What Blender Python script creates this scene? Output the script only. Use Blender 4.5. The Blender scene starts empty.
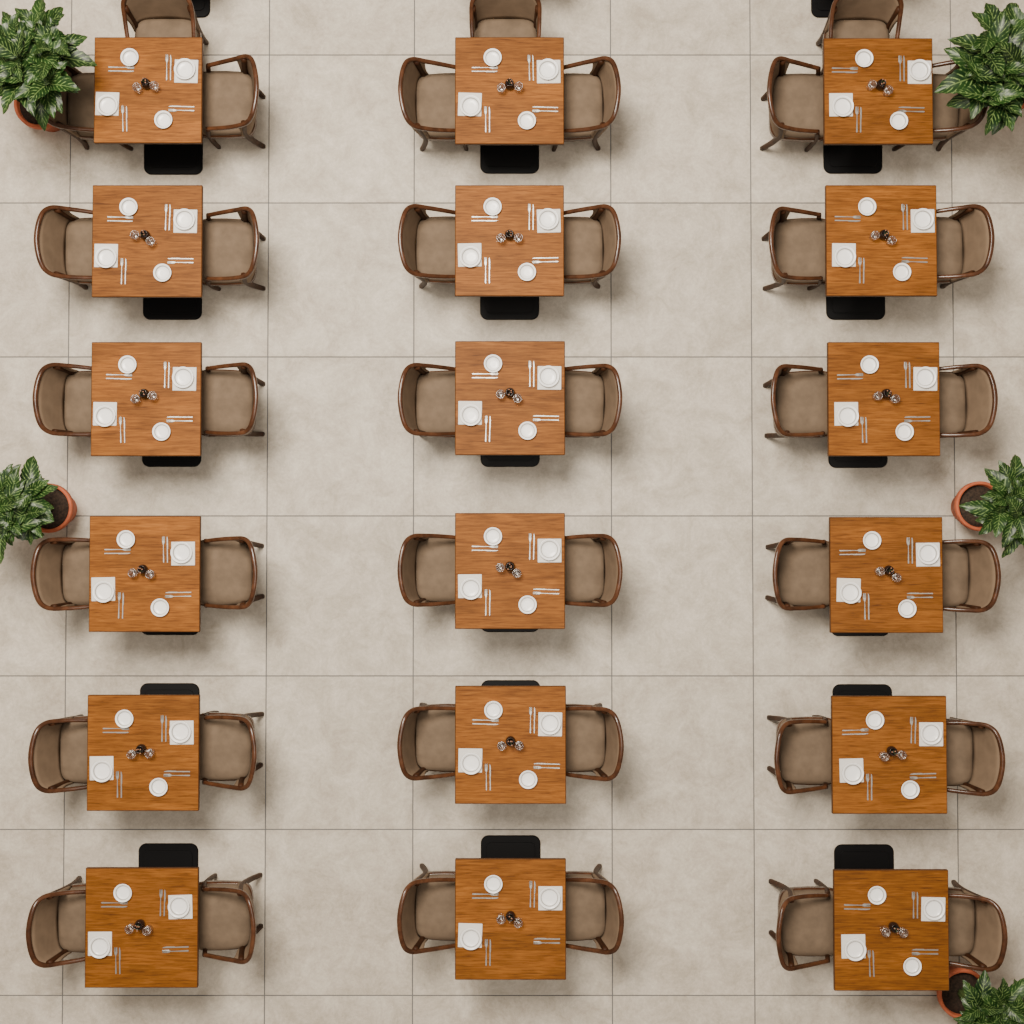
import bpy, bmesh, math, random
from mathutils import Vector, Matrix
random.seed(7)
S=bpy.context.scene
COL=S.collection
F=1327.0; CZ=10.4; TILT=math.atan(37/F)
# ---------------- camera
cd=bpy.data.cameras.new("camera"); cam=bpy.data.objects.new("camera",cd); COL.objects.link(cam)
cam.location=(0,0,CZ); cam.rotation_euler=(TILT,0,0)
cd.sensor_width=36; cd.lens=F/1024*36; cd.clip_end=100
S.camera=cam
def P(u,v,z=0.0):
    d=Vector(((u-512)/F,-(v-512)/F,-1)); d=Matrix.Rotation(TILT,3,'X')@d
    t=(z-CZ)/d.z
    return d.x*t, d.y*t
# ---------------- materials
def newmat(name):
    m=bpy.data.materials.new(name); m.use_nodes=True
    nt=m.node_tree; b=nt.nodes['Principled BSDF']; return m,nt,b
def simple(name,c,rough=.5,metal=0,noise=0.0,nscale=60,bump=0.0,spec=.5,sheen=0):
    m,nt,b=newmat(name); b.inputs['Roughness'].default_value=rough; b.inputs['Metallic'].default_value=metal
    b.inputs['Specular IOR Level'].default_value=spec
    b.inputs['Base Color'].default_value=(*c,1)
    if noise or bump:
        tc=nt.nodes.new('ShaderNodeTexCoord'); n=nt.nodes.new('ShaderNodeTexNoise'); n.inputs['Scale'].default_value=nscale; n.inputs['Detail'].default_value=4
        nt.links.new(tc.outputs['Object'],n.inputs['Vector'])
        r=nt.nodes.new('ShaderNodeValToRGB'); r.color_ramp.elements[0].position=.3; r.color_ramp.elements[1].position=.7
        r.color_ramp.elements[0].color=(*[x*(1-noise) for x in c],1); r.color_ramp.elements[1].color=(*[min(1,x*(1+noise)) for x in c],1)
        nt.links.new(n.outputs['Fac'],r.inputs['Fac']); nt.links.new(r.outputs['Color'],b.inputs['Base Color'])
        if bump:
            bp=nt.nodes.new('ShaderNodeBump'); bp.inputs['Strength'].default_value=bump; bp.inputs['Distance'].default_value=.003
            nt.links.new(n.outputs['Fac'],bp.inputs['Height']); nt.links.new(bp.outputs['Normal'],b.inputs['Normal'])
    return m
def woodmat(name,c1,c2,c3,rough,stretch=(2.0,26,26),spec=.25,blot=(.82,1.18),plank=0,vary=0):
    m,nt,b=newmat(name); b.inputs['Roughness'].default_value=rough; b.inputs['Specular IOR Level'].default_value=spec
    N=nt.nodes; L=nt.links
    tc=N.new('ShaderNodeTexCoord'); oi=N.new('ShaderNodeObjectInfo')
    cmb=N.new('ShaderNodeCombineXYZ')
    m7=N.new('ShaderNodeMath'); m7.operation='MULTIPLY'; m7.inputs[1].default_value=37
    L.new(oi.outputs['Random'],m7.inputs[0]); L.new(m7.outputs[0],cmb.inputs[0]); L.new(m7.outputs[0],cmb.inputs[1])
    add=N.new('ShaderNodeVectorMath'); add.operation='ADD'
    L.new(tc.outputs['Object'],add.inputs[0]); L.new(cmb.outputs[0],add.inputs[1])
    src=add.outputs[0]
    wn=None
    if plank:
        sp=N.new('ShaderNodeSeparateXYZ'); L.new(add.outputs[0],sp.inputs[0])
        mu=N.new('ShaderNodeMath'); mu.operation='MULTIPLY'; mu.inputs[1].default_value=plank; L.new(sp.outputs['Y'],mu.inputs[0])
        flr=N.new('ShaderNodeMath'); flr.operation='FLOOR'; L.new(mu.outputs[0],flr.inputs[0])
        wn=N.new('ShaderNodeTexWhiteNoise'); wn.noise_dimensions='1D'; L.new(flr.outputs[0],wn.inputs['W'])
        s3=N.new('ShaderNodeVectorMath'); s3.operation='SCALE'; s3.inputs['Scale'].default_value=9; L.new(wn.outputs['Color'],s3.inputs[0])
        a3=N.new('ShaderNodeVectorMath'); a3.operation='ADD'; L.new(add.outputs[0],a3.inputs[0]); L.new(s3.outputs[0],a3.inputs[1]); src=a3.outputs[0]
    mp=N.new('ShaderNodeMapping'); mp.inputs['Scale'].default_value=stretch; L.new(src,mp.inputs['Vector'])
    n=N.new('ShaderNodeTexNoise'); n.inputs['Scale'].default_value=1.0; n.inputs['Detail'].default_value=8; n.inputs['Roughness'].default_value=.66; n.inputs['Distortion'].default_value=.3
    L.new(mp.outputs[0],n.inputs['Vector'])
    r=N.new('ShaderNodeValToRGB'); e=r.color_ramp.elements
    e[0].position=.28; e[0].color=(*c1,1); e[1].position=.72; e[1].color=(*c3,1)
    x=e.new(.5); x.color=(*c2,1)
    L.new(n.outputs['Fac'],r.inputs['Fac'])
    n2=N.new('ShaderNodeTexNoise'); n2.inputs['Scale'].default_value=3.0; n2.inputs['Detail'].default_value=3; L.new(src,n2.inputs['Vector'])
    mr=N.new('ShaderNodeMapRange'); mr.inputs['From Min'].default_value=.3; mr.inputs['From Max'].default_value=.7; mr.inputs['To Min'].default_value=blot[0]; mr.inputs['To Max'].default_value=blot[1]; L.new(n2.outputs['Fac'],mr.inputs['Value'])
    mx=N.new('ShaderNodeVectorMath'); mx.operation='SCALE'; L.new(r.outputs['Color'],mx.inputs[0]); L.new(mr.outputs[0],mx.inputs['Scale'])
    out=mx.outputs[0]
    if wn:
        m4=N.new('ShaderNodeMapRange'); m4.inputs['To Min'].default_value=.90; m4.inputs['To Max'].default_value=1.09; L.new(wn.outputs['Value'],m4.inputs['Value'])
        m5=N.new('ShaderNodeVectorMath'); m5.operation='SCALE'; L.new(out,m5.inputs[0]); L.new(m4.outputs[0],m5.inputs['Scale']); out=m5.outputs[0]
    if vary:
        m6=N.new('ShaderNodeMapRange'); m6.inputs['To Min'].default_value=1-vary; m6.inputs['To Max'].default_value=1+vary; L.new(oi.outputs['Random'],m6.inputs['Value'])
        m8=N.new('ShaderNodeVectorMath'); m8.operation='SCALE'; L.new(out,m8.inputs[0]); L.new(m6.outputs[0],m8.inputs['Scale']); out=m8.outputs[0]
    L.new(out,b.inputs['Base Color'])
    bp=N.new('ShaderNodeBump'); bp.inputs['Strength'].default_value=.12; bp.inputs['Distance'].default_value=.002
    L.new(n.outputs['Fac'],bp.inputs['Height']); L.new(bp.outputs['Normal'],b.inputs['Normal'])
    return m
M_table=woodmat("oak_tabletop",(.075,.023,.0038),(.183,.062,.0090),(.265,.098,.0165),.52,(6.0,80,80),.12,(.80,1.17),8,.08)
M_edge=woodmat("oak_edge",(.05,.018,.004),(.075,.027,.006),(.10,.038,.009),.5)
M_frame=woodmat("walnut_frame",(.028,.011,.005),(.060,.023,.010),(.100,.040,.018),.25,(12,12,12),.35)
M_leg=woodmat("walnut_leg",(.018,.007,.004),(.036,.014,.006),(.056,.022,.010),.5,(12,12,12),.12)
M_fab=simple("taupe_fabric",(.135,.096,.064),.85,noise=.18,nscale=11,bump=.15,spec=.25)
M_fab2=simple("taupe_back_fabric",(.185,.128,.083),.85,noise=.12,nscale=11,bump=.1,spec=.25)
M_black=simple("black_metal",(.004,.004,.0045),.45,metal=0,spec=.15)
M_ceramic=simple("white_porcelain",(.90,.89,.87),.25)
M_rim_shade=simple("painted_rim_shade",(.40,.385,.36),.3)  # grey painted in as shade on the plates' inner slope
M_napkin=simple("linen_napkin",(.66,.64,.60),.9,noise=.03,nscale=200,bump=.3)
M_steel=simple("stainless_steel",(.42,.405,.38),.38,metal=.7)
M_terra=simple("terracotta",(.42,.10,.04),.75,noise=.15,nscale=20)
M_soil=simple("soil",(.03,.018,.011),.95,noise=.6,nscale=60,bump=1)
M_stem=simple("plant_stem",(.07,.11,.03),.6)
M_vase=simple("dark_glaze",(.012,.007,.006),.25)
M_flower=simple("dried_blossom",(.32,.15,.09),.8,noise=.5,nscale=60)
M_glass=bpy.data.materials.new("clear_glass"); M_glass.use_nodes=True; nt=M_glass.node_tree; nt.nodes.clear()
o_=nt.nodes.new('ShaderNodeOutputMaterial'); tr=nt.nodes.new('ShaderNodeBsdfTransparent'); tr.inputs[0].default_value=(.90,.87,.84,1)
gl=nt.nodes.new('ShaderNodeBsdfGlossy'); gl.inputs['Roughness'].default_value=.25; gl.inputs['Color'].default_value=(1,1,1,1)
lw=nt.nodes.new('ShaderNodeLayerWeight'); lw.inputs[0].default_value=.35; ms=nt.nodes.new('ShaderNodeMixShader')
fa=nt.nodes.new('ShaderNodeMapRange'); fa.inputs['To Min'].default_value=.10; fa.inputs['To Max'].default_value=.75; nt.links.new(lw.outputs['Facing'],fa.inputs['Value'])
nt.links.new(fa.outputs[0],ms.inputs[0]); nt.links.new(tr.outputs[0],ms.inputs[1]); nt.links.new(gl.outputs[0],ms.inputs[2]); nt.links.new(ms.outputs[0],o_.inputs[0])
# leaf
M_leaf,nt,b=newmat("variegated_leaf"); N=nt.nodes; L=nt.links
uv=N.new('ShaderNodeUVMap'); sep=N.new('ShaderNodeSeparateXYZ'); L.new(uv.outputs[0],sep.inputs[0])
ab=N.new('ShaderNodeMath'); ab.operation='ABSOLUTE'; L.new(sep.outputs['X'],ab.inputs[0])
k=N.new('ShaderNodeMath'); k.operation='MULTIPLY_ADD'; k.inputs[1].default_value=-.25; L.new(ab.outputs[0],k.inputs[0]); L.new(sep.outputs['Y'],k.inputs[2])
sn=N.new('ShaderNodeMath'); sn.operation='MULTIPLY'; sn.inputs[1].default_value=55; L.new(k.outputs[0],sn.inputs[0])
s2=N.new('ShaderNodeMath'); s2.operation='SINE'; L.new(sn.outputs[0],s2.inputs[0])
r=N.new('ShaderNodeValToRGB'); r.color_ramp.elements[0].position=.42; r.color_ramp.elements[0].color=(0,0,0,1); r.color_ramp.elements[1].position=.92; r.color_ramp.elements[1].color=(1,1,1,1); L.new(s2.outputs[0],r.inputs[0])
tc=N.new('ShaderNodeTexCoord')
nm=N.new('ShaderNodeTexNoise'); nm.inputs['Scale'].default_value=45; nm.inputs['Detail'].default_value=3; L.new(tc.outputs['Object'],nm.inputs['Vector'])
nr_=N.new('ShaderNodeMapRange'); nr_.inputs['From Min'].default_value=.44; nr_.inputs['From Max'].default_value=.58; nr_.inputs['To Min'].default_value=.1; nr_.inputs['To Max'].default_value=.95; L.new(nm.outputs['Fac'],nr_.inputs['Value'])
mm=N.new('ShaderNodeMath'); mm.operation='MULTIPLY'; L.new(r.outputs[0],mm.inputs[0]); L.new(nr_.outputs[0],mm.inputs[1])
mid=N.new('ShaderNodeMath'); mid.operation='LESS_THAN'; mid.inputs[1].default_value=.05; L.new(ab.outputs[0],mid.inputs[0])
mh=N.new('ShaderNodeMath'); mh.operation='MULTIPLY'; mh.inputs[1].default_value=.6; L.new(mid.outputs[0],mh.inputs[0])
mxx=N.new('ShaderNodeMath'); mxx.operation='MAXIMUM'; L.new(mm.outputs[0],mxx.inputs[0]); L.new(mh.outputs[0],mxx.inputs[1])
nn=N.new('ShaderNodeTexNoise'); nn.inputs['Scale'].default_value=7; L.new(tc.outputs['Object'],nn.inputs['Vector'])
base=N.new('ShaderNodeValToRGB'); base.color_ramp.elements[0].position=.35; base.color_ramp.elements[0].color=(.004,.018,.004,1); base.color_ramp.elements[1].position=.7; base.color_ramp.elements[1].color=(.017,.052,.009,1); L.new(nn.outputs['Fac'],base.inputs[0])
mix=N.new('ShaderNodeMix'); mix.data_type='RGBA'; L.new(mxx.outputs[0],mix.inputs[0]); L.new(base.outputs[0],mix.inputs[6]); mix.inputs[7].default_value=(.16,.235,.075,1)
L.new(mix.outputs[2],b.inputs['Base Color']); b.inputs['Roughness'].default_value=.38; b.inputs['Specular IOR Level'].default_value=.3
# floor tile
M_tile,nt,b=newmat("stone_tile"); N=nt.nodes; L=nt.links
tc=N.new('ShaderNodeTexCoord'); at=N.new('ShaderNodeAttribute'); at.attribute_name='tilev'
off=N.new('ShaderNodeVectorMath'); off.operation='SCALE'; off.inputs['Scale'].default_value=50; L.new(at.outputs['Color'],off.inputs[0])
ad=N.new('ShaderNodeVectorMath'); ad.operation='ADD'; L.new(tc.outputs['Object'],ad.inputs[0]); L.new(off.outputs[0],ad.inputs[1])
n1=N.new('ShaderNodeTexNoise'); n1.inputs['Scale'].default_value=3.8; n1.inputs['Detail'].default_value=14; n1.inputs['Roughness'].default_value=.82; n1.inputs['Distortion'].default_value=.4; L.new(ad.outputs[0],n1.inputs['Vector'])
r1=N.new('ShaderNodeValToRGB'); r1.color_ramp.elements[0].position=.38; r1.color_ramp.elements[0].color=(.390,.340,.275,1); r1.color_ramp.elements[1].position=.62; r1.color_ramp.elements[1].color=(.585,.53,.45,1); L.new(n1.outputs['Fac'],r1.inputs['Fac'])
n2=N.new('ShaderNodeTexNoise'); n2.inputs['Scale'].default_value=45; n2.inputs['Detail'].default_value=6; n2.inputs['Roughness'].default_value=.8; L.new(ad.outputs[0],n2.inputs['Vector'])
mr=N.new('ShaderNodeMapRange'); mr.inputs['From Min'].default_value=.3; mr.inputs['From Max'].default_value=.7; mr.inputs['To Min'].default_value=.87; mr.inputs['To Max'].default_value=1.11; L.new(n2.outputs['Fac'],mr.inputs['Value'])
sc=N.new('ShaderNodeVectorMath'); sc.operation='SCALE'; L.new(r1.outputs[0],sc.inputs[0]); L.new(mr.outputs[0],sc.inputs['Scale'])
sp=N.new('ShaderNodeSeparateXYZ'); L.new(at.outputs['Color'],sp.inputs[0])
mr2=N.new('ShaderNodeMapRange'); mr2.inputs['To Min'].default_value=.96; mr2.inputs['To Max'].default_value=1.03; L.new(sp.outputs[2],mr2.inputs['Value'])
sc2=N.new('ShaderNodeVectorMath'); sc2.operation='SCALE'; L.new(sc.outputs[0],sc2.inputs[0]); L.new(mr2.outputs[0],sc2.inputs['Scale'])
L.new(sc2.outputs[0],b.inputs['Base Color']); b.inputs['Roughness'].default_value=.55; b.inputs['Specular IOR Level'].default_value=.25
M_grout=simple("grout",(.13,.13,.13),.9)
M_wall=simple("plaster",(.34,.29,.25),.9,noise=.03,nscale=3)
# ---------------- mesh helpers
def mesh_from(name,verts,faces,mats,smooth=True,fm=None):
    me=bpy.data.meshes.new(name); me.from_pydata([tuple(v) for v in verts],[],faces)
    for m in (mats if isinstance(mats,list) else [mats]): me.materials.append(m)
    for i,p in enumerate(me.polygons):
        p.use_smooth=smooth
        if fm: p.material_index=fm[i]
    bm=bmesh.new(); bm.from_mesh(me); bmesh.ops.recalc_face_normals(bm,faces=bm.faces); bm.to_mesh(me); bm.free()
    me.update(); return me
def catmull(pts,n):
    out=[]; p=[Vector(q) for q in pts]
    p=[2*p[0]-p[1]]+p+[2*p[-1]-p[-2]]
    for i in range(1,len(p)-2):
        for j in range(n):
            t=j/n; a,b_,c,d=p[i-1],p[i],p[i+1],p[i+2]
            out.append(.5*((2*b_)+(c-a)*t+(2*a-5*b_+4*c-d)*t*t+(3*b_-a-3*c+d)*t**3))
    out.append(p[-2]); return out
def tube(path,rads,seg=10):
    vs=[];fs=[]; n=len(path)
    for i,p in enumerate(path):
        t=(path[min(i+1,n-1)]-path[max(i-1,0)]).normalized()
        up=Vector((0,0,1)) if abs(t.z)<.9 else Vector((1,0,0))
        s=t.cross(up).normalized(); u=s.cross(t).normalized()
        r=rads[i] if isinstance(rads,list) else rads
        ra,rb=r if isinstance(r,tuple) else (r,r)
        for k_ in range(seg):
            a=2*math.pi*k_/seg; ca,sa=math.cos(a),math.sin(a)
            e=.7
            ca=math.copysign(abs(ca)**e,ca); sa=math.copysign(abs(sa)**e,sa)
            vs.append(p+s*ca*ra+u*sa*rb)
    for i in range(n-1):
        for k_ in range(seg):
            a=i*seg+k_; b_=i*seg+(k_+1)%seg
            fs.append((a,b_,b_+seg,a+seg))
    fs.append(tuple(range(seg))); fs.append(tuple(range((n-1)*seg,n*seg)))
    return vs,fs
def join(*vf):
    V=[];Fc=[]
    for v,f in vf:
        o=len(V); V+=list(v); Fc+=[tuple(i+o for i in q) for q in f]
    return V,Fc
def rot_prof(prof,seg=32):
    vs=[];fs=[]; n=len(prof)
    for r_,z in prof:
        for k_ in range(seg):
            a=2*math.pi*k_/seg; vs.append((r_*math.cos(a),r_*math.sin(a),z))
    for i in range(n-1):
        for k_ in range(seg):
            a=i*seg+k_; b_=i*seg+(k_+1)%seg; fs.append((a,b_,b_+seg,a+seg))
    fs.append(tuple(range(seg))); fs.append(tuple(range((n-1)*seg,n*seg)))
    return vs,fs
def rbox(x0,x1,y0,y1,z0,z1,rad=.02,bev=.005,seg=6):
    def ring(ins,z):
        out=[]; r=max(rad-ins,.0005)
        for cx,cy,a0 in ((x1-ins-r,y1-ins-r,0),(x0+ins+r,y1-ins-r,90),(x0+ins+r,y0+ins+r,180),(x1-ins-r,y0+ins+r,270)):
            for k_ in range(seg+1):
                a=math.radians(a0+90*k_/seg); out.append((cx+r*math.cos(a),cy+r*math.sin(a),z))
        return out
    rs=[ring(bev,z0),ring(0,z0+bev),ring(0,z1-bev),ring(bev,z1)]
    n=len(rs[0]); vs=sum(rs,[]); fs=[]
    for i in range(3):
        for k_ in range(n):
            a=i*n+k_; b_=i*n+(k_+1)%n; fs.append((a,b_,b_+n,a+n))
    fs.append(tuple(range(n))); fs.append(tuple(range(3*n,4*n)))
    return vs,fs
def single(name,me,loc,rot=0,label="",cat="",group=None):
    o=bpy.data.objects.new(name,me); COL.objects.link(o); o.location=loc; o.rotation_euler=(0,0,rot)
    o["label"]=label;o["category"]=cat
    if group:o["group"]=group
    return o
def thing(name,parts,loc,rot=0,label="",cat="",group=None):
    e=bpy.data.objects.new(name,None); COL.objects.link(e); e.location=loc; e.rotation_euler=(0,0,rot); e.empty_display_size=.1
    e["label"]=label;e["category"]=cat
    if group:e["group"]=group
    for pn,me in parts:
        o=bpy.data.objects.new(pn,me); COL.objects.link(o); o.parent=e
    return e
# ---------------- floor
ux=[67,267,413.5,611.5,752.5,955]; xs=[P(u,512,0)[0] for u in ux]
vy=[55,203,357,516,676,829.5,995.5]; ys=[P(512,v,0)[1] for v in vy]
xs=[xs[0]-.78*k_ for k_ in (3,2,1)]+xs+[xs[-1]+.78*k_ for k_ in (1,2,3)]
ys=sorted([ys[0]+1.2*k_ for k_ in (2,1)]+ys+[ys[-1]-1.2*k_ for k_ in (1,2)])
V=[];Fs=[];FM=[];TV=[]
g=.0042; ch=.001
for i in range(len(xs)-1):
    for j in range(len(ys)-1):
        x0,x1,y0,y1=xs[i]+g,xs[i+1]-g,ys[j]+g,ys[j+1]-g; o=len(V)
        V+=[(x0+ch,y0+ch,0),(x1-ch,y0+ch,0),(x1-ch,y1-ch,0),(x0+ch,y1-ch,0),(x0,y0,-ch),(x1,y0,-ch),(x1,y1,-ch),(x0,y1,-ch),(x0,y0,-.01),(x1,y0,-.01),(x1,y1,-.01),(x0,y1,-.01)]
        c=(random.random(),random.random(),random.random())
        q=[(o,o+1,o+2,o+3)]
        for k_ in range(4):
            k2=(k_+1)%4; q.append((o+k2,o+k_,o+4+k_,o+4+k2)); q.append((o+4+k2,o+4+k_,o+8+k_,o+8+k2))
        Fs+=q; FM+=[0]*len(q); TV+=[c]*len(q)
o=len(V); V+=[(xs[0],ys[0],-.004),(xs[-1],ys[0],-.004),(xs[-1],ys[-1],-.004),(xs[0],ys[-1],-.004)]; Fs.append((o,o+1,o+2,o+3)); FM.append(1); TV.append((0,0,0))
me=bpy.data.meshes.new("floor"); me.from_pydata(V,[],Fs); me.materials.append(M_tile); me.materials.append(M_grout)
ca=me.attributes.new('tilev','FLOAT_COLOR','CORNER')
for p in me.polygons:
    p.material_index=FM[p.index]
    for li in p.loop_indices: ca.data[li].color=(*TV[p.index],1)
fl=bpy.data.objects.new("floor",me); COL.objects.link(fl); fl["kind"]="structure"; fl["label"]="light grey-beige stone tile floor with dark grout lines"
X0,X1,Y0,Y1=xs[0],xs[-1],ys[0],ys[-1]
for nm_,bx in (("wall_north",(X0,X1,Y1,Y1+.15)),("wall_south",(X0,X1,Y0-.15,Y0)),("wall_east",(X1,X1+.15,Y0,Y1)),("wall_west",(X0-.15,X0,Y0,Y1))):
    o=bpy.data.objects.new(nm_,mesh_from(nm_,*rbox(*bx,-.01,3.2,.004,.002,2),M_wall,False)); COL.objects.link(o); o["kind"]="structure"; o["label"]="plain warm plaster wall of the dining hall"
# ---------------- chair meshes (faces +X, origin on floor)
half=[(.125,.238,.575),(.02,.247,.615),(-.10,.252,.67),(-.205,.243,.74),(-.260,.172,.79),(-.287,0,.805)]
ctrl=half+[(x,-y,z) for x,y,z in half[:-1][::-1]]
rail=catmull(ctrl,8)
nr=len(rail)
rr=[]
for i in range(nr):
    t=abs(i/(nr-1)*2-1)
    rr.append((.0175-.003*t,.020-.004*t))
me_rail=mesh_from("top_rail",*tube(rail,rr,14),M_frame)
sel=[i for i in range(nr) if rail[i].x<-.11]
def brow(s,inner):
    out=[]
    for i in sel:
        p=rail[i]; top=Vector((p.x,p.y,p.z-.008)); bot=Vector((p.x*.60-.03,p.y*.965,.43))
        q=bot.lerp(top,s); q.x-=.012*math.sin(math.pi*s)
        cdir=Vector((-.02-q.x,-q.y,0)).normalized()
        th=.008+ (.014*math.sin(math.pi*min(1,s*.95+.03)) )
        q=q+cdir*(th if inner else -.005)
        out.append(q)
    return out
rows=7; V=[];Fs=[]; m_=len(sel)
for inner in (0,1):
    for j in range(rows): V+=brow(j/(rows-1),inner)
def ix(inner,j,i): return (inner*rows+j)*m_+i
for j in range(rows-1):
    for i in range(m_-1):
        for inn in (0,1): Fs.append((ix(inn,j,i),ix(inn,j,i+1),ix(inn,j+1,i+1),ix(inn,j+1,i)))
    for i in (0,m_-1): Fs.append((ix(0,j,i),ix(0,j+1,i),ix(1,j+1,i),ix(1,j,i)))
for i in range(m_-1):
    for j in (0,rows-1): Fs.append((ix(0,j,i),ix(0,j,i+1),ix(1,j,i+1),ix(1,j,i)))
me_back=mesh_from("backrest",V,Fs,M_fab2)
def seat_shape(sx,sy,cx,levels):
    vs=[];fs=[];seg=48
    for sc_,z in levels:
        for k_ in range(seg):
            a=2*math.pi*k_/seg; ca_,sa_=math.cos(a),math.sin(a)
            x=math.copysign(abs(ca_)**.36,ca_)*sx*sc_; y=math.copysign(abs(sa_)**.36,sa_)*sy*sc_
            y*=1-.04*(-x/sx) if x<0 else 1
            vs.append((cx+x,y,z))
    n=len(levels)
    for i in range(n-1):
        for k_ in range(seg):
            a=i*seg+k_; b_=i*seg+(k_+1)%seg; fs.append((a,b_,b_+seg,a+seg))
    fs.append(tuple(range(seg))); fs.append(tuple(range((n-1)*seg,n*seg)))
    return vs,fs
me_seat=mesh_from("seat",*seat_shape(.222,.244,.025,[(.95,.405),(.99,.412),(1,.43),(.99,.450),(.955,.466),(.84,.482),(.6,.491),(.3,.494)]),M_fab)
me_frame=mesh_from("seat_frame",*seat_shape(.230,.252,.025,[(.9,.362),(1,.366),(1.0,.428),(.96,.432)]),M_frame)
def leg(pts,r0,r1):
    p=catmull(pts,6); n=len(p)
    return tube(p,[r0+(r1-r0)*i/(n-1) for i in range(n)],10)
legs=[]
for s in (1,-1):
    legs.append(("leg",mesh_from("front_leg",*leg([(.12,.238*s,.575),(.15,.238*s,.42),(.158,.225*s,.2),(.165,.202*s,0)],.018,.016),M_leg)))
    legs.append(("leg",mesh_from("rear_leg",*leg([(-.175,.241*s,.715),(-.135,.230*s,.44),(-.145,.215*s,.22),(-.185,.197*s,0)],.022,.019),M_leg)))
chair_parts=[("seat",me_seat),("seat_frame",me_frame),("backrest",me_back),("top_rail",me_rail)]+legs
def chair(x,y,rot,lab="dark walnut dining armchair with taupe upholstered seat, at wooden table"):
    thing("dining_chair",chair_parts,(x,y,0),rot,lab,"chair","upholstered chairs around the tables")
# ---------------- tableware meshes
def plate_mesh(R,name):
    prof=[(R*.5,0),(R*.60,.002),(R*.95,.022),(R,.0255),(R*.985,.027),(R*.94,.026),(R*.80,.021),(R*.71,.007),(R*.64,.004),(R*.3,.004)]
    v,f=rot_prof(prof,40); fm=[0]*len(f)
    for i in range(40): fm[6*40+i]=1  # sloped wall ring takes the painted shade
    return mesh_from(name,v,f,[M_ceramic,M_rim_shade],True,fm)
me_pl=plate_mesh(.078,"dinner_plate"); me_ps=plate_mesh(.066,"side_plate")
def outline_mesh(name,pts,th,mat):
    n=len(pts); vs=[(x,y,0) for x,y in pts]+[(x,y,th*.5) for x,y in pts]+[(x,y*.6,th) for x,y in pts]
    fs=[tuple(range(n)),tuple(range(2*n,3*n))]+[(i,(i+1)%n,(i+1)%n+n,i+n) for i in range(n)]+[(i+n,(i+1)%n+n,(i+1)%n+2*n,i+2*n) for i in range(n)]
    return mesh_from(name,vs,fs,mat,False)
kn=[(-.1,-.004),(-.098,-.006),(-.02,-.0055),(0,-.0045),(.01,-.008),(.07,-.0085),(.092,-.004),(.1,.003),(.095,.0055),(0,.0055),(-.02,.0055),(-.098,.006),(-.1,.004)]
me_knife=outline_mesh("table_knife",[(x*.95,y*.85) for x,y in kn],.006,M_steel)
fk=[(-.095,-.003),(-.09,-.006),(-.06,-.005),(0,-.003),(.035,-.003),(.045,-.009),(.055,-.0115),(.095,-.0105),(.095,-.0085),(.062,-.0075),(.062,-.0045),(.096,-.0035),(.096,-.0015),(.062,-.001),(.062,.001),(.096,.0015),(.096,.0035),(.062,.0045),(.062,.0075),(.095,.0085),(.095,.0105),(.055,.0115),(.045,.009),(.035,.003),(0,.003),(-.06,.005),(-.09,.006),(-.095,.003)]
me_fork=outline_mesh("table_fork",[(x,y) for x,y in fk],.006,M_steel)
v1=rbox(-.086,.086,-.086,.086,0,.003,.003,.001,2); v2=rbox(-.084,.086,-.085,.083,.003,.0055,.003,.001,2)
me_nap=mesh_from("napkin",*join(v1,v2),M_napkin,False)
me_vase=mesh_from("vase",*rot_prof([(.022,0),(.032,.012),(.036,.04),(.033,.055),(.026,.067),(.025,.075),(.028,.080),(.024,.080),(.020,.072),(.016,.05)],24),M_vase)
def blob(c,r,seed):
    rnd=random.Random(seed); bm=bmesh.new(); bmesh.ops.create_icosphere(bm,subdivisions=1,radius=r)
    vs=[Vector(v.co)*rnd.uniform(.75,1.25)+Vector(c) for v in bm.verts]; fs=[tuple(v.index for v in f.verts) for f in bm.faces]; bm.free(); return vs,fs
bl=[];st=[]
for i in range(4):
    a=i*2.4; r_=.010+.007*(i%3); z=.095+.010*((i*5)%4)
    bl.append(blob((r_*math.cos(a),r_*math.sin(a),z),.0055,i)); st.append(tube([Vector((0,0,.02)),Vector((r_*.4*math.cos(a),r_*.4*math.sin(a),.075)),Vector((r_*math.cos(a),r_*math.sin(a),z))],.0012,5))
me_flow=mesh_from("blossoms",*join(*bl),M_flower); me_fst=mesh_from("flower_stems",*join(*st),M_stem)
me_glass=mesh_from("small_glass",*rot_prof([(.022,0),(.027,.003),(.030,.030),(.032,.055),(.033,.072),(.0325,.075),(.0285,.075),(.028,.072),(.0275,.055),(.026,.031),(.020,.012),(.008,.009)],28),M_glass)
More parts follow.
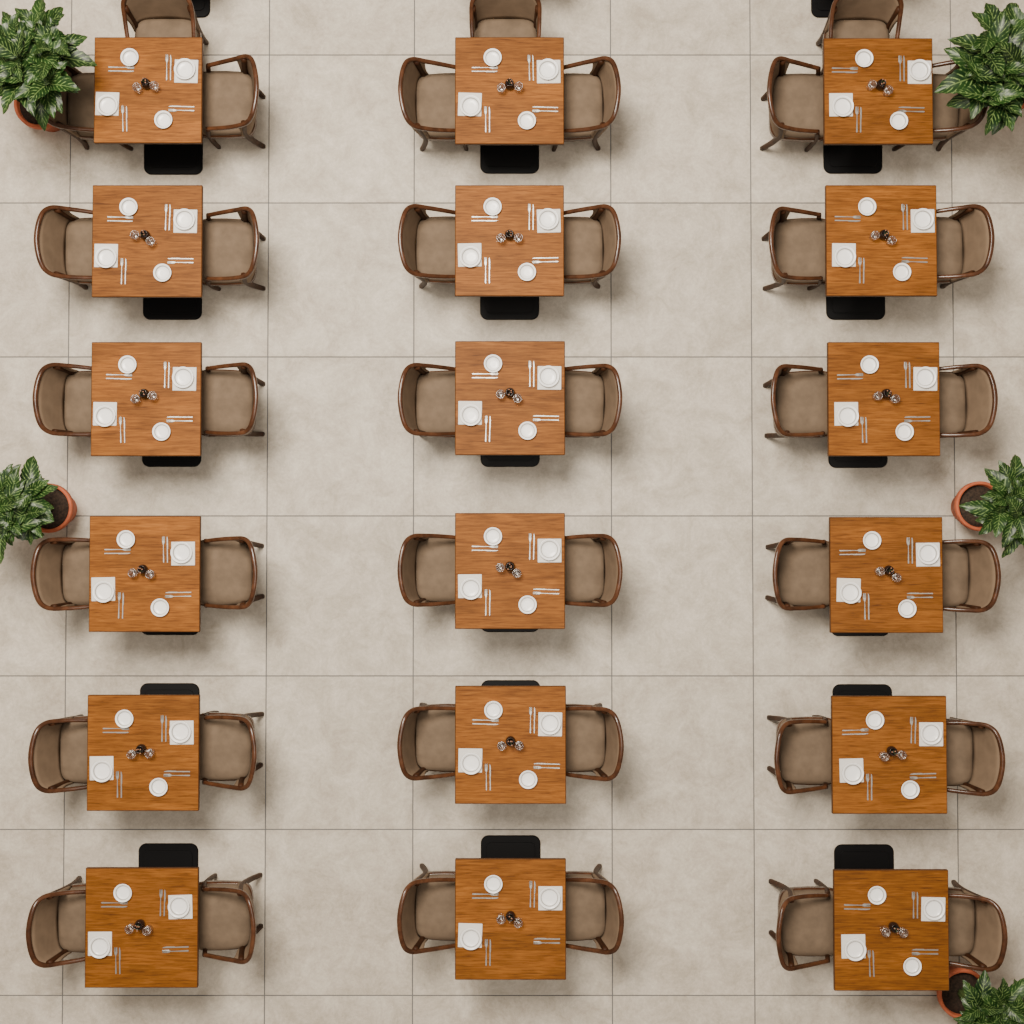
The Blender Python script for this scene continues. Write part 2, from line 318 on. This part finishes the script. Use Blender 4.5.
# ---------------- tables
TH=.75
T=[]
for r_,row in enumerate([
 [(94,37,202,143,175),(455,37,564,144,174),(824,38,933,144,174)],
 [(92,185,202,297,320),(455,185,564,296,320),(826,185,937,296,320)],
 [(91,342,201,456,467),(455,341,565,455,467),(828,342,940,456,468)],
 [(89,516,200,632,635),(455,513,565,629,632),(830,517,943,633,636)],
 [(87,695,199,811,683),(455,686,566,804,680),(832,696,947,814,684)],
 [(85,868,198,988,843),(455,859,566,980,835),(834,870,949,991,844)]]):
    for c_,t in enumerate(row): T.append((r_,c_,t))
def make_table(cx,cy,w,d,b0,b1):
    w2,d2=w/2,d/2
    top=rbox(-w2,w2,-d2,d2,TH-.035,TH,.006,.005,3)
    n=len(top[1])
    fm=[1]*n; fm[-1]=0
    m_top=mesh_from("tabletop",top[0],top[1],[M_table,M_edge],False,fm)
    m_base=mesh_from("base_plate",*join(rbox(-.232,.232,b0-cy,b1-cy,0,.018,.06,.006,8),rbox(-.19,.19,b0-cy+.05,b1-cy-.05,.018,.026,.04,.003,6)),M_black,False)
    m_col=mesh_from("pedestal_column",*rbox(-.045,.045,-.045,.045,.02,TH-.055,.012,.002,4),M_black,False)
    m_sup=mesh_from("support_frame",*join(rbox(-w2*.75,w2*.75,-.03,.03,TH-.06,TH-.035,.005,.002,2),rbox(-.03,.03,-d2*.75,d2*.75,TH-.06,TH-.035,.005,.002,2)),M_black,False)
    thing("dining_table",[("tabletop",m_top),("pedestal_column",m_col),("base_plate",m_base),("support_frame",m_sup)],(cx,cy,0),0,"square oak dining table with black metal pedestal base","table","square wooden tables")
GP="porcelain plates on the tables"
for r_,c_,(u0,v0,u1,v1_,vb) in T:
    um=(u0+u1)/2; vm=(v0+v1_)/2
    xa=P(u0,vm,TH)[0]; xb=P(u1,vm,TH)[0]; yt=P(um,v0,TH)[1]; yb=P(um,v1_,TH)[1]
    cx,cy=(xa+xb)/2,(yt+yb)/2; w,d=xb-xa,yt-yb
    e=P(um,vb,0)[1]
    if r_==0: b0,b1=e,e+.60
    elif r_<4: b0,b1=e,e+.86
    else: b0,b1=e-.86,e
    make_table(cx,cy,w,d,b0,b1)
    q=1/137.5; sy=d/.83
    cs=(-1,0,2)[c_]
    def L_(dx,dy): return (cx+(dx+cs)*q,cy-dy*q*sy)
    rj=lambda a:random.uniform(-a,a)
    zt=TH
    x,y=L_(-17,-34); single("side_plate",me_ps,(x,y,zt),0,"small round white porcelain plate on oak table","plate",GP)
    if not (r_==5 and c_<2):
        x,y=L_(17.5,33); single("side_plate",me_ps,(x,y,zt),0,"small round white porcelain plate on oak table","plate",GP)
    for dx,dy in ((39.5,-20),(-40,15)):
        x,y=L_(dx,dy); single("napkin",me_nap,(x,y,zt),rj(.03),"folded square white linen napkin under a plate","napkin","white napkins on the tables")
        ox,oy=(.006,-.018) if dy>0 else (-.004,.008)
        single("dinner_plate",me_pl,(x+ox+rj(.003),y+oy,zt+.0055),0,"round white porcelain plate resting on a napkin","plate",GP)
    def cut(dx,dy,ang,xo=0):
        x,y=L_(dx,dy); nx,ny=-math.sin(ang),math.cos(ang)
        a=ang+rj(.03)
        single("table_fork",me_fork,(x+nx*.015,y+ny*.015,zt),a,"stainless steel fork lying beside a plate","fork","forks on the tables")
        single("table_knife",me_knife,(x-nx*.013,y-ny*.013,zt),a,"stainless steel table knife lying beside a plate","knife","knives on the tables")
    cut((-26,-25,-36)[c_],-22,0); cut((35,36,31)[c_],20,math.pi)
    cut(22,-24,math.pi/2); cut(-22,31,math.pi/2)
    a0=random.uniform(-.3,.3)
    x,y=L_(0-cs*.6,-3)
    thing("flower_vase",[("vase",me_vase),("flower_stems",me_fst),("blossoms",me_flow)],(x,y+.012,zt),a0*3,"small dark round vase with tiny dried blossoms on table","vase","small vases on the tables")
    for aa in (a0+math.pi+.35,a0-.55):
        single("drinking_glass",me_glass,(x+.070*math.cos(aa),y+.012+.070*math.sin(aa),zt),0,"small clear glass tumbler beside dark vase on table","glass","small glasses on the tables")
    dyl={4:-.03,5:-.03}.get(r_,0) if c_!=1 else 0
    chair(cx-w/2-(.10,.11,.125)[c_],cy+dyl+rj(.008),rj(.025))
    chair(cx+w/2+(.125,.11,.095)[c_],cy+rj(.008)+(dyl if c_==2 else 0),math.pi+rj(.025))
    if r_==0:
        chair(cx+(.055,-.03,-.07)[c_],cy+d/2+.06,-math.pi/2)
        yb2=P(um,18,0)[1]
        make_table(cx+(.05,0,-.09)[c_],yb2+.05+.4,.8,.8,yb2,yb2+.86)
# ---------------- plants
def leafgeo(base,az,el,Ln,W,droop,roll):
    nu=16; vs=[];uv_=[];fs=[]
    side=Vector((-math.sin(az),math.cos(az),0))
    p=Vector(base); e=el
    for i in range(nu+1):
        t=i/nu
        w=W*.5*(math.sin(math.pi*t**.8)**.8 if 0<t<1 else 0)*(1-.15*t)
        dd=Vector((math.cos(az)*math.cos(e),math.sin(az)*math.cos(e),math.sin(e)))
        n=side.cross(dd)*-1
        if n.z<0:n=-n
        sd=(side*math.cos(roll)+n*math.sin(roll)).normalized(); n2=dd.cross(sd)
        if n2.z<0:n2=-n2
        wav=.007*math.sin(t*19+az*3)
        ser=1.0 if i%2 else .87
        for s in (-1,-.5,0,.5,1):
            ww=w*(ser if abs(s)==1 else .95)
            vs.append(p+sd*ww*s+n2*(abs(s)*w*.35+(wav if abs(s)==1 else 0))); uv_.append((s,t))
        p=p+dd*(Ln/nu); e-=droop/nu
    for i in range(nu):
        for k_ in range(4):
            a=i*5+k_; fs.append((a,a+1,a+6,a+5))
    return vs,fs,uv_
def plant(px,py,fx,fy,rad,hz,nleaf,seed,scale=1.0,lab=""):
    rnd=random.Random(seed)
    H=.33; R=.185*scale
    pot=rot_prof([(R*.62,0),(R*.66,.004),(R*.9,H*.80),(R*.99,H*.80),(R*1.02,H*.83),(R*1.02,H*.98),(R*.99,H),(R*.9,H),(R*.88,H*.97),(R*.80,H*.6)],40)
    soil=rot_prof([(R*.82,H*.8),(R*.86,H*.86),(R*.5,H*.885),(R*.1,H*.89)],28)
    V=[];Fs=[];UV=[];stems=[]
    nst=9; tips=[]
    for s in range(nst):
        a=s*2.399+seed; rr_=rad*.5*math.sqrt((s+.3)/nst)
        tip=Vector((fx+rr_*math.cos(a),fy+rr_*math.sin(a),hz-.05-.2*(rr_/rad)+rnd.uniform(-.03,.05)))
        b0=Vector((.03*math.cos(a),.03*math.sin(a),H*.85)); md=(b0+tip)/2+Vector((0,0,.08))+Vector((b0.x-tip.x,b0.y-tip.y,0))*.2
        path=catmull([b0,md,tip],8); stems.append(tube(path,[.011-.006*i/(len(path)-1) for i in range(len(path))],7)); tips.append((path,a))
    for i in range(nleaf):
        path,a=tips[i%nst]; lv=i//nst; nl=nleaf/nst
        t=1-.18*lv/nl; p=path[int(t*(len(path)-1))]
        az=i*2.399+rnd.uniform(-.35,.35)
        el=.85-.85*(lv/nl)+rnd.uniform(-.2,.2)
        Ln=rad*rnd.uniform(.54,.74)*(.76+.30*lv/nl)
        v,f,u=leafgeo(p,az,el,Ln,Ln*rnd.uniform(.44,.54),rnd.uniform(.5,1.0),rnd.uniform(-.35,.35))
        o=len(V); V+=v; UV+=u; Fs+=[tuple(j+o for j in q_) for q_ in f]
    me=bpy.data.meshes.new("foliage"); me.from_pydata([tuple(v) for v in V],[],Fs); me.materials.append(M_leaf)
    ul=me.uv_layers.new(name="UVMap")
    for p in me.polygons:
        p.use_smooth=True
        for li in p.loop_indices: ul.data[li].uv=UV[me.loops[li].vertex_index]
    thing("potted_plant",[("pot",mesh_from("pot",*pot,M_terra)),("soil",mesh_from("soil",*soil,M_soil)),("stems",mesh_from("stems",*join(*stems),M_stem)),("foliage",me)],(px,py,0),0,lab,"potted plant","green plants in terracotta pots")
def pl(pu,pv,fu,fv,rad,hz,n,seed,scale,lab):
    x,y=P(pu,pv,.33); fx,fy=P(fu,fv,hz-.12)
    plant(x,y,fx-x,fy-y,rad,hz,n,seed,scale,lab)
la="leafy variegated green plant in terracotta pot beside a dining chair"
lb="leafy variegated green plant in terracotta pot on tiled floor"
pl(38,103,34,57,.50,1.36,81,1,1,la)
pl(1024,82,1001,68,.55,1.36,81,4,1,la)
pl(47,508,5,509,.43,1.10,66,9,1.0,lb)
pl(981,506,1024,509,.41,1.10,66,14,1.0,lb)
pl(964,995,1004,1026,.42,1.06,66,21,1.0,la)
# ---------------- light
w=bpy.data.worlds.new("world"); S.world=w; w.use_nodes=True
w.node_tree.nodes['Background'].inputs[0].default_value=(1,.92,.81,1); w.node_tree.nodes['Background'].inputs[1].default_value=.23
def area(loc,size,en,col,target):
    l=bpy.data.lights.new("overhead_area",'AREA'); l.size=size; l.energy=en; l.color=col; l.shape='DISK'
    o=bpy.data.objects.new("overhead_area",l); COL.objects.link(o); o.location=loc
    o.rotation_euler=(Vector(target)-Vector(loc)).to_track_quat('-Z','Y').to_euler(); return o
area((-2.2,4.0,11.8),4.4,2900,(1,.905,.78),(-.9,1.2,0))
area((1.5,-1,13.5),6,680,(1,.915,.80),(0,-1,0))  # added fill light, not a fixture of the room
